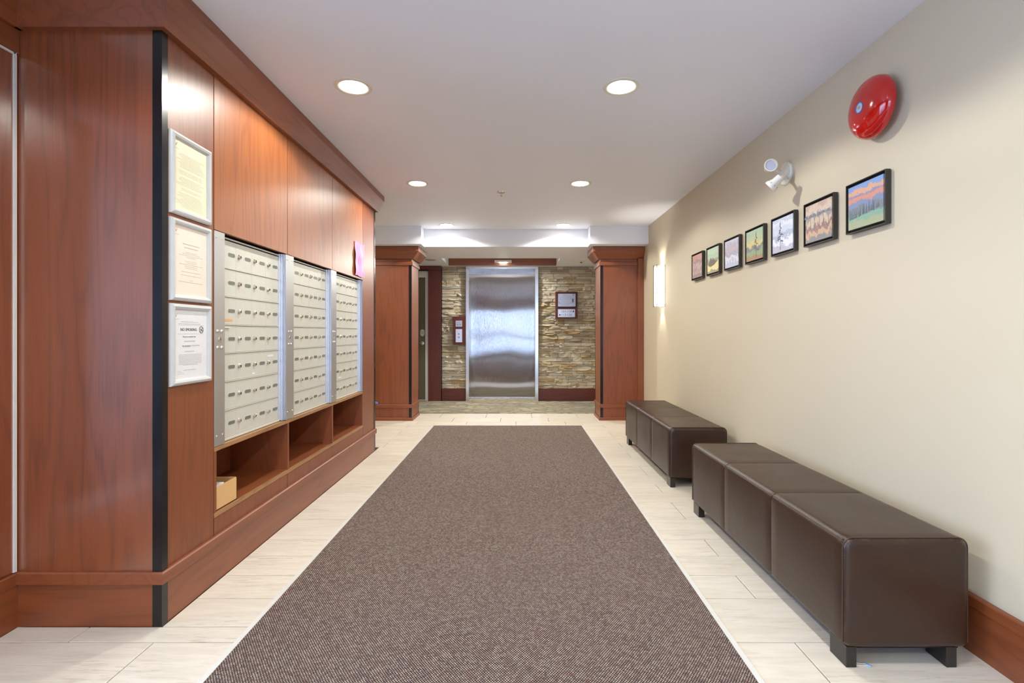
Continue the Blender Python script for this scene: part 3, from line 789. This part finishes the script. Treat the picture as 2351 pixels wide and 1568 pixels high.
b2 = dup(bench); move(b2, (.008, 1.985, 0)); b2['label'] = 'farther dark brown leather bench, beside the right pillar, worn along its edge'
for b in (bench, b2): b['group'] = 'leather benches along the right wall'

# debris by the near bench leg
lt = thing('broken_tag', (1.145, 1.715, 0), 'scrap of clear plastic with a blue tip by the near bench leg', 'litter')
obj('blue_tip', M().loft([[(1.163, 1.712, .001), (1.178, 1.704, .001), (1.184, 1.709, .001), (1.170, 1.722, .001)], [(1.165, 1.713, .006), (1.177, 1.706, .005), (1.182, 1.709, .005), (1.170, 1.720, .007)]]), plain('pale_blue_plastic', srgb(130, 170, 200), .3), lt)
obj('clear_strip', M().tube((1.136, 1.716, .002), (1.166, 1.711, .002), .0014, 6).tube((1.137, 1.722, .004), (1.168, 1.716, .004), .0012, 6), FIXW, lt)

# ------------------------------------------------------------------ art on the right wall
def artmat(name, stops, seed, sx=1.0, dist=.35, accents=None):
    """generic painted landscape: jagged horizontal colour bands with brushwork"""
    t = NT('painted_'+name)
    tc = t.n('ShaderNodeTexCoord'); sep = t.n('ShaderNodeSeparateXYZ'); t.l(tc.outputs['Generated'], sep.inputs[0])
    mp = t.n('ShaderNodeMapping'); mp.inputs['Location'].default_value = (seed, seed*1.7, seed*.3); mp.inputs['Scale'].default_value = (1, 2.0*sx, 1.8)
    t.l(tc.outputs['Generated'], mp.inputs[0])
    n = t.noise(mp.outputs[0], 1.6, 6, .62, .3); n2 = t.noise(mp.outputs[0], 7, 3, .6, 1.5)
    h = t.math('ADD', sep.outputs[2], t.math('MULTIPLY', t.math('SUBTRACT', n, .5), dist*1.7))
    h = t.math('ADD', h, t.math('MULTIPLY', t.math('SUBTRACT', n2, .5), .16))
    c = t.ramp(h, stops, 'CONSTANT')
    fine = t.noise(mp.outputs[0], 16, 4, .7, 1.2)
    c = t.mix(t.ramp(fine, [(.40, (.12, .12, .12, 1)), (.62, (.5, .5, .5, 1))]), c, accents or srgb(225, 220, 215))
    t.set(Base_Color=c, Roughness=.5); t.bump(n2, .3, .002); return t.m
A = srgb
arts = [
 ('maroon_woods', [(0, A(120, 72, 76)), (.25, A(150, 84, 84)), (.45, A(176, 150, 150)), (.6, A(128, 70, 74)), (.8, A(190, 110, 90))], 3.1, 2.2, .6, A(205, 185, 180), 'maroon and rust woodland painting'),
 ('yellow_lake', [(0, A(120, 106, 92)), (.12, A(232, 216, 140)), (.46, A(120, 108, 102)), (.58, A(150, 190, 176)), (.8, A(170, 205, 190))], 5.2, .8, .28, A(226, 220, 170), 'painting of a grey rock between yellow ground and teal sky'),
 ('blue_falls', [(0, A(168, 172, 205)), (.25, A(215, 216, 232)), (.42, A(132, 140, 172)), (.6, A(178, 150, 165)), (.75, A(158, 152, 185)), (.9, A(190, 182, 205))], 8.4, 1.0, .5, A(236, 234, 240), 'white and lilac painting of a stream'),
 ('green_pine', [(0, A(176, 128, 100)), (.14, A(150, 172, 130)), (.34, A(118, 122, 150)), (.46, A(228, 214, 140)), (.66, A(190, 208, 170)), (.85, A(176, 204, 180))], 11.3, 1.1, .34, A(140, 140, 100), 'pale green and yellow painting with a tall dark tree'),
 ('blue_shore', [(0, A(160, 158, 185)), (.18, A(222, 226, 238)), (.36, A(140, 154, 186)), (.55, A(186, 200, 224)), (.75, A(214, 220, 236)), (.9, A(176, 186, 212))], 14.9, 1.0, .4, A(240, 242, 248), 'pale blue painting with a bent grey tree'),
 ('tan_trees', [(0, A(128, 128, 132)), (.14, A(216, 172, 128)), (.3, A(150, 98, 96)), (.42, A(222, 196, 164)), (.6, A(146, 150, 152)), (.74, A(226, 204, 178)), (.92, A(200, 172, 150))], 18.2, 1.8, .5, A(160, 150, 148), 'tan and grey painting of trees on red earth'),
 ('orange_peak', [(0, A(168, 176, 126)), (.18, A(118, 176, 142)), (.30, A(104, 118, 120)), (.48, A(116, 134, 178)), (.60, A(226, 140, 104)), (.72, A(140, 130, 170)), (.78, A(232, 170, 124)), (.9, A(110, 156, 220))], 21.6, 1.0, .22, A(160, 160, 170), 'painting of orange peaks over dark blue forest')]
for i, (nm, stops, seed, sx, dist, acc, desc) in enumerate(arts):
    yr = 2.186+.3617*(6-i); w = .265; yl = yr+w; z0, h = 1.583, .233; xf = 1.572
    t = thing('framed_painting', (xf, yr+w/2, z0), desc+', '+['farthest in the row', 'second from the far end', 'third from the far end', 'middle of the row', 'third from the near end', 'second from the near end', 'nearest in the row'][i], 'painting', 'row of framed paintings on the right wall')
    o = (1.595, yr, z0); U, V, N = (0, 1, 0), (0, 0, 1), (-1, 0, 0)
    obj('frame', framering(o, U, V, N, w, h, [(.03, 0), (0, 0), (0, .023), (.0035, .023), (.0035, .004), (.03, .004)]), FRAMEB, t)
    obj('liner', M().box(1.5895, 1.5915, yr+.004, yl-.004, z0+.004, z0+h-.004), FRAMEIN, t)
    obj('canvas', M().box(1.5745, 1.5894, yr+.0165, yl-.0165, z0+.0165, z0+h-.0165), artmat(nm, stops, seed, sx, dist, acc), t)
    # a few raised paint shapes for the trees and rocks, flat on the canvas
    pm = M(); xc = 1.5741; cy = yr+w/2
    def poly(pts):  # pts in 0..1 of the canvas, u to the left as seen
        n = len(pts); P = [(yl-.0165-(w-.033)*u, z0+.0165+(h-.033)*v) for u, v in pts]
        pm.loft([[(xc+.0004, a, b) for a, b in P], [(xc, a, b) for a, b in P]])
    rnd = random.Random(i*3+1)
    if nm == 'yellow_lake':
        poly([(.08, .34), (.30, .62), (.42, .52), (.55, .56), (.72, .46), (.95, .44), (.62, .30), (.3, .26)])
        mat_ = plain('rock_grey', A(120, 108, 100), .6)
    elif nm in ('green_pine', 'blue_shore'):
        u0 = .62 if nm == 'green_pine' else .40
        poly([(u0-.012, .06), (u0+.012, .06), (u0+.008, .92), (u0-.006, .92)])
        for k in range(9):
            v = .34+.065*k; L = .20*(1-k/10)*rnd.uniform(.7, 1.2); sd = -1 if k % 3 else 1
            poly([(u0, v), (u0+sd*L*.5, v+.01), (u0+sd*L, v-.055), (u0+sd*L*.55, v-.045), (u0, v-.03)])
        mat_ = plain('tree_'+nm, A(112, 110, 88) if nm == 'green_pine' else A(92, 100, 124), .6)
    elif nm in ('orange_peak', 'tan_trees'):
        for k in range(16):
            u = .05+.055*k+rnd.uniform(-.02, .02); hgt = rnd.uniform(.12, .30); b0 = .22+.14*u*rnd.uniform(.6, 1.2)
            if nm == 'orange_peak': poly([(u-.022, b0), (u+.022, b0), (u+.006, b0+hgt*.8), (u, b0+hgt), (u-.006, b0+hgt*.8)])
            elif k % 3 == 0: poly([(u-.012, .28), (u+.012, .28), (u+.006, .62), (u-.006, .62)]); poly([(u-.10, .62+.1*rnd.random()), (u+.08, .66), (u+.02, .74), (u-.06, .73)])
        mat_ = plain('tree_'+nm, A(96, 108, 116) if nm == 'orange_peak' else A(124, 128, 136), .6)
    else:
        for k in range(5):
            u = .1+.2*k; poly([(u-.04, .12+.1*rnd.random()), (u+.05, .16), (u+.03, .3+.2*rnd.random()), (u-.01, .26)])
        mat_ = plain('dab_'+nm, A(206, 190, 186) if nm == 'maroon_woods' else A(228, 228, 240), .6)
    obj('painted_shapes', pm, mat_, t, kind='stuff')

# ------------------------------------------------------------------ alarm bell
bc = Vector((1.60, 2.24, 2.10))
bell = thing('fire_bell', (bc.x, bc.y, bc.z-.13), 'round red fire alarm bell high on the right wall', 'bell')
R = .1325
gp = [(R*.97, .040), (R, .040), (R, .046)]+[(R*math.cos(a)**.72, .046+.058*math.sin(a)) for a in [math.radians(x) for x in range(6, 88, 6)]]+[(.004, .104)]
obj('gong', M().lathe(bc, (-1, 0, 0), gp, 64), RED, bell, smooth=True)
obj('back_box', M().lathe(bc, (-1, 0, 0), [(.055, 0), (.055, .05), (.03, .06)], 24), BLACK, bell)
lb = obj('centre_label', M().lathe(bc+Vector((-.1035, 0, 0)), (-1, 0, 0), [(.027, -.0035), (.027, .0), (.003, .0015)], 32), plain('silver_blue_label', srgb(190, 200, 215), .35), bell)
obj('blue_arc', M().lathe(bc+Vector((-.1045, 0, 0)), (-1, 0, 0), [(.0245, 0), (.0245, .0008), (.0205, .0012), (.0205, 0)], 28, cap=False), plain('label_blue', srgb(40, 110, 190), .4), lb)
obj('screw', M().lathe(bc+Vector((-.1055, 0, 0)), (-1, 0, 0), [(.0075, -.002), (.0065, .004), (.001, .005)], 12), CHROME, bell)
obj('striker', M().box(1.557, 1.567, 2.236, 2.244, 2.10-.134, 2.10-.125), CHROME, bell)

# ------------------------------------------------------------------ emergency light, two heads
ec = Vector((1.60, 3.04, 2.06))
em = thing('emergency_light', (1.6, 3.04, 1.99), 'white twin-head emergency light left of the red bell', 'lamp')
obj('canopy', M().lathe(ec, (-1, 0, 0), [(.0675, 0), (.0675, .008), (.062, .014), (.002, .016)], 40), FIXW, em, smooth=True)
def head(tip, dirv, back, size, nm):
    tip, d, back = Vector(tip), Vector(dirv).normalized(), Vector(back)
    p = [(.020*size, -.075*size), (.022*size, -.070*size), (.024*size, -.035*size), (.030*size, -.026*size), (.036*size, -.010*size), (.037*size, 0), (.030*size, 0), (.027*size, -.006*size), (.004, -.010*size)]
    h = obj('lamp_head', M().lathe(tip, d, p, 28), FIXW, em, smooth=True)
    obj('reflector', M().lathe(tip, d, [(.0265*size, -.007*size), (.026*size, -.004*size), (.002, -.004*size)], 20), plain('faceted_reflector_'+nm, srgb(215, 216, 236), .35, .5), h)
    vm = M(); a = d.orthogonal().normalized(); b = d.cross(a)
    for k in range(8):
        th = 2*math.pi*k/8; q = tip-d*.022*size+(a*math.cos(th)+b*math.sin(th))*.0325*size
        vm.lathe(q, (a*math.cos(th)+b*math.sin(th)), [(.002, -.002), (.002, .001), (.0005, .0012)], 6)
    obj('vent_holes', vm, DARK, h, kind='stuff')
    for k in range(3):
        pass
    mid = tip-d*.05*size
    obj('arm', M().tube(mid, back, .010, 12, .008).lathe(back, (-1, 0, 0), [(.014, -.012), (.014, 0), (.010, .006)], 14), FIXW, em, smooth=True)
head((X(1770, 2.93), 2.93, Z(379, 2.93)), (-.25, -1, .0), (1.583, 3.075, 2.078), .98, 'a')
head((X(1764, 2.93), 2.91, Z(431, 2.92)), (-.55, .5, -.62), (1.583, 3.0, 2.028), 1.0, 'b')

# ------------------------------------------------------------------ wall sconce
sy = 5.64; z0, z1 = 1.40, 1.857
scn = thing('wall_sconce', (XR, sy, z0), 'lit half-round wall sconce beside the right pillar', 'lamp')
def half(r, z, ry=None): ry = ry or r; return [(XR-.002-r*math.sin(a), sy+ry*math.cos(a), z) for a in [math.pi*i/16 for i in range(17)]]
obj('shade', M().loft([half(.088, z0+.012, .098), half(.088, z1-.012, .098)], cap=False, close=False), SHADE, scn, smooth=True)
obj('back_plate', M().box(XR-.006, XR-.0005, sy-.10, sy+.10, z0, z1), FIXW, scn)
rods = M()
for th in (.30, .5, .70):
    a = math.pi*th*1.0; p = (XR-.002-.098*math.sin(a), sy+.108*math.cos(a)); rods.box(p[0]-.003, p[0]+.003, p[1]-.003, p[1]+.003, z0, z1)
obj('upright_rods', rods, BRONZE, scn)
for z in (z0+.02, z0+.15, z0+.19, z1-.02):
    r1 = half(.096, z, .106); m = M()
    for a, b in zip(r1, r1[1:]): m.tube(a, b, .0022 if z in (z0+.02, z1-.02) else .0012, 6)
    obj('hoop', m, BRONZE, scn)
def lamp(name, typ, loc, energy, col=LAMP_COL, rot=(0, 0, 0), parent=None, **kw):
    l = bpy.data.lights.new(name, typ); l.energy = energy; l.color = col
    for k, v in kw.items(): setattr(l, k, v)
    o = bpy.data.objects.new(name, l); COL.objects.link(o)
    if parent is not None: o.parent = parent; o.location = Vector(loc)-ORG[parent.name]
    else: o.location = loc
    o.rotation_euler = rot; return o
lamp('bulb', 'SPOT', (XR-.05, sy, z1-.02), 3, (1, .94, .86), (math.pi, 0, 0), scn, spot_size=math.radians(100), spot_blend=.6, shadow_soft_size=.02)
lamp('bulb', 'SPOT', (XR-.05, sy, z0+.02), 3, (1, .94, .86), (0, 0, 0), scn, spot_size=math.radians(80), spot_blend=.6, shadow_soft_size=.02)

# ------------------------------------------------------------------ downlights
places = [(-.871, 2.716), (.551, 2.716), (-.873, 4.474), (.549, 4.474), (-.858, 6.20), (.554, 6.20), (-.871, .95), (.551, .95), (-.871, -.82), (.551, -.82), (-2.35, 5.55)]  # last entry is an added, unseen lamp that lights the side passage
dlab = ['nearest left ceiling downlight in view', 'nearest right ceiling downlight in view', 'left ceiling downlight of the second pair', 'right ceiling downlight of the second pair',
        'left ceiling downlight by the bulkhead', 'right ceiling downlight by the bulkhead', 'left ceiling downlight overhead', 'right ceiling downlight overhead',
        'left ceiling downlight behind the viewer', 'right ceiling downlight behind the viewer', 'added unseen ceiling downlight in the side passage']
px_, py_ = places[0]
dl = thing('ceiling_downlight', (px_, py_, CZ), dlab[0], 'downlight', 'recessed ceiling downlights')
obj('trim_ring', M().lathe((px_, py_, CZ), (0, 0, -1), [(.098, 0), (.096, .004), (.080, .006), (.072, .003), (.072, 0)], 40, cap=False), FIXW, dl, smooth=True)
obj('lens', M().lathe((px_, py_, CZ), (0, 0, -1), [(.071, .0), (.070, .004), (.05, .008), (.002, .010)], 36), LENS, dl, smooth=True)
lamp('lamp', 'SPOT', (px_, py_, CZ-.014), DOWN_W, LAMP_COL, (0, 0, 0), dl, spot_size=math.radians(152), spot_blend=.22, shadow_soft_size=.032)
for (x, y), lb_ in zip(places[1:], dlab[1:]):
    c = dup(dl); c.location = (x, y, CZ); c['label'] = lb_

# sprinkler, speaker disc, detector
sp = thing('sprinkler', (-.150, 4.75, CZ), 'small chrome ceiling sprinkler between the second pair of downlights', 'sprinkler')
obj('escutcheon', M().lathe((-.150, 4.75, CZ), (0, 0, -1), [(.042, 0), (.040, .004), (.022, .010), (.010, .012)], 28), CHROME, sp, smooth=True)
obj('head', M().tube((-.150, 4.75, CZ-.01), (-.150, 4.75, CZ-.034), .005, 8).lathe((-.150, 4.75, CZ-.034), (0, 0, -1), [(.013, 0), (.013, .002), (.002, .003)], 14), CHROME, sp)
sk = obj('ceiling_speaker', M().lathe((-1.286, 7.60, LZ), (0, 0, -1), [(.085, 0), (.083, .006), (.07, .009), (.002, .010)], 32), plain('beige_grille', srgb(178, 166, 146), .6), smooth=True)
tag(sk, 'round beige disc on the lowered ceiling near the left pillar', 'speaker')
x2 = X(1334, 7.75)
s2 = thing('smoke_detector', (x2, 7.75, LZ), 'small white detector on the lowered ceiling near the right pillar', 'detector')
obj('base', M().lathe((x2, 7.75, LZ), (0, 0, -1), [(.055, 0), (.052, .008), (.03, .014), (.002, .016)], 28), FIXW, s2, smooth=True)
obj('sensor', M().lathe((x2, 7.75, LZ-.014), (0, 0, -1), [(.02, 0), (.018, .014), (.002, .016)], 16), PLATE, s2)

# ------------------------------------------------------------------ light over the lift
lx = X(1155, 8.1); lf = thing('recess_light', (lx, 8.15, 2.25), 'small lit ceiling fixture over the elevator door', 'lamp')
obj('housing', M().box(lx-.135, lx+.135, 8.07, 8.218, 2.232, 2.26), FIXW, lf)
obj('lens', M().box(lx-.055, lx+.055, 8.09, 8.17, 2.222, 2.232), LENS, lf)
lamp('bulb', 'AREA', (lx, 8.05, 2.205), 20, LAMP_COL, (math.radians(-12), 0, 0), lf, size=.12)

# ------------------------------------------------------------------ elevator
el = thing('elevator', (-.25, 8.4, 0), 'closed brushed steel elevator door set in the stone wall', 'elevator')
ex0, ex1, eo0, eo1 = -.792, .288, -.843, .342
def uvbox(o):
    me = o.data; uv = me.uv_layers.new(name='UVMap')
    for p in me.polygons:
        for li in p.loop_indices:
            co = me.vertices[me.loops[li].vertex_index].co; uv.data[li].uv = (co.x, co.z)
dp = obj('door_panel', M().box(ex0-.02, ex1+.02, 8.72, 8.75, .01, 2.19), STEEL, el); uvbox(dp)
obj('jamb', M().box(eo0, ex0, 8.35, 8.76, .0065, 2.157), STEELF, el, bevel=.002); obj('jamb', M().box(ex1, eo1, 8.35, 8.76, .0065, 2.157), STEELF, el, bevel=.002)
obj('header', M().box(eo0, eo1, 8.345, 8.76, 2.158, 2.199), STEELF, el, bevel=.002)
obj('sill', M().box(ex0, ex1, 8.66, 8.76, .0065, .014), STEELF, el)

# call panel
cp = thing('call_panel', (-.94, 8.36, .92), 'small wood-framed elevator call panel left of the door', 'panel')
yb = YW-.062
cx_0, cx_1, cz_0, cz_1 = X(1040.3, yb), X(1070.2, yb)-.004, Z(791.5, yb), Z(726, yb)
obj('board', M().box(cx_0, cx_1, yb, YW-.012, cz_0, cz_1), WDV, cp, bevel=.003)
p1 = obj('indicator_plate', M().box(X(1046.2, yb), X(1061, yb), yb-.004, yb, Z(750, yb), Z(736, yb)), SIGN, cp)
p2 = obj('button_plate', M().box(X(1046.2, yb), X(1061, yb), yb-.004, yb, Z(785.7, yb), Z(755.5, yb)), brushed('pale_steel', (.82, .82, .86, 1), .3, 'z'), cp)
xc = X(1053.6, yb)
for pz, nm in ((766.5, 'up'), (774.5, 'down')):
    zc = Z(pz, yb); s = 1 if nm == 'up' else -1
    bt = obj('call_button', M().lathe((xc, yb-.004, zc), (0, -1, 0), [(.015, 0), (.015, .003), (.013, .005), (.001, .005)], 20), CHROME, p2)
    obj('arrow', M().loft([[(xc-.007, yy, zc-.005*s), (xc+.007, yy, zc-.005*s), (xc, yy, zc+.007*s)] for yy in (yb-.0092, yb-.0098)]), INK, p2)
for dx, dz in ((-.02, -.018), (.022, -.018)): obj('symbol', M().box(xc+dx-.006, xc+dx+.006, yb-.0048, yb-.004, Z(743, yb)+dz-.007, Z(743, yb)+dz+.007), INK, p1)
for k in range(4): obj('etched_line', M().box(xc-.035, xc+.035, yb-.0045, yb-.004, Z(739.5+1.8*k, yb)-.0012, Z(739.5+1.8*k, yb)+.0012), GREYINK, p1)

# suite direction sign
sg = thing('suite_sign', (.80, 8.36, 1.35), 'wood-framed steel sign with suite numbers on the stone wall', 'sign')
sx0, sx1, sz0, sz1 = X(1275.2, yb), X(1326, yb), Z(731, yb), Z(669.5, yb)
obj('board', M().box(sx0, sx1, yb, YW-.012, sz0, sz1), WDX, sg, bevel=.003)
obj('plate_border', M().box(X(1279.5, yb), X(1323, yb), yb-.006, yb, Z(705.5, yb), Z(673, yb)), BLACK, sg)
q1 = obj('evacuation_plate', M().box(X(1281, yb), X(1321.3, yb), yb-.009, yb-.006, Z(703.8, yb), Z(674.5, yb)), SIGN, sg)
em_ = M(); rnd = random.Random(5)
for k, (pz, a, b) in enumerate(((677, 1291, 1302), (679.5, 1292, 1312), (683.5, 1285, 1318), (687, 1284, 1319), (691, 1286, 1310), (695.5, 1283.5, 1316), (698, 1285, 1309), (700.5, 1286, 1308))):
    em_.box(X(a, yb), X(b, yb), yb-.0095, yb-.009, Z(pz, yb)-.003, Z(pz, yb)+.001)
em_.box(X(1313, yb), X(1317, yb), yb-.0095, yb-.009, Z(694, yb), Z(686, yb)).box(X(1315.2, yb), X(1317.2, yb), yb-.0095, yb-.009, Z(678.5, yb), Z(676.5, yb)).box(X(1283, yb), X(1284, yb), yb-.0095, yb-.009, Z(698, yb), Z(692, yb))
obj('etched_plan', em_, plain('etch', srgb(110, 104, 120), .6), q1, kind='stuff')
q2 = obj('number_plate', M().box(X(1281, yb), X(1320.2, yb), yb-.004, yb, Z(728, yb), Z(710, yb)), brushed('satin_steel_plate', (.80, .78, .78, 1), .3, 'z'), sg)
text('101-110', .052, (X(1288.6, yb), yb-.0045, Z(717.6, yb)), (1, 0, 0), (0, 0, 1), INK, q2, 'numbers')
text('113-120', .052, (X(1288.6, yb), yb-.0045, Z(725.4, yb)), (1, 0, 0), (0, 0, 1), INK, q2, 'numbers')
for px2, pz in ((1316.3, 715), (1285.2, 723)):
    c0, z_ = X(px2, yb), Z(pz, yb); obj('diamond', M().loft([[(c0-.014, y_, z_), (c0, y_, z_-.016), (c0+.014, y_, z_), (c0, y_, z_+.016)] for y_ in (yb-.004, yb-.0048)]), INK, q2)
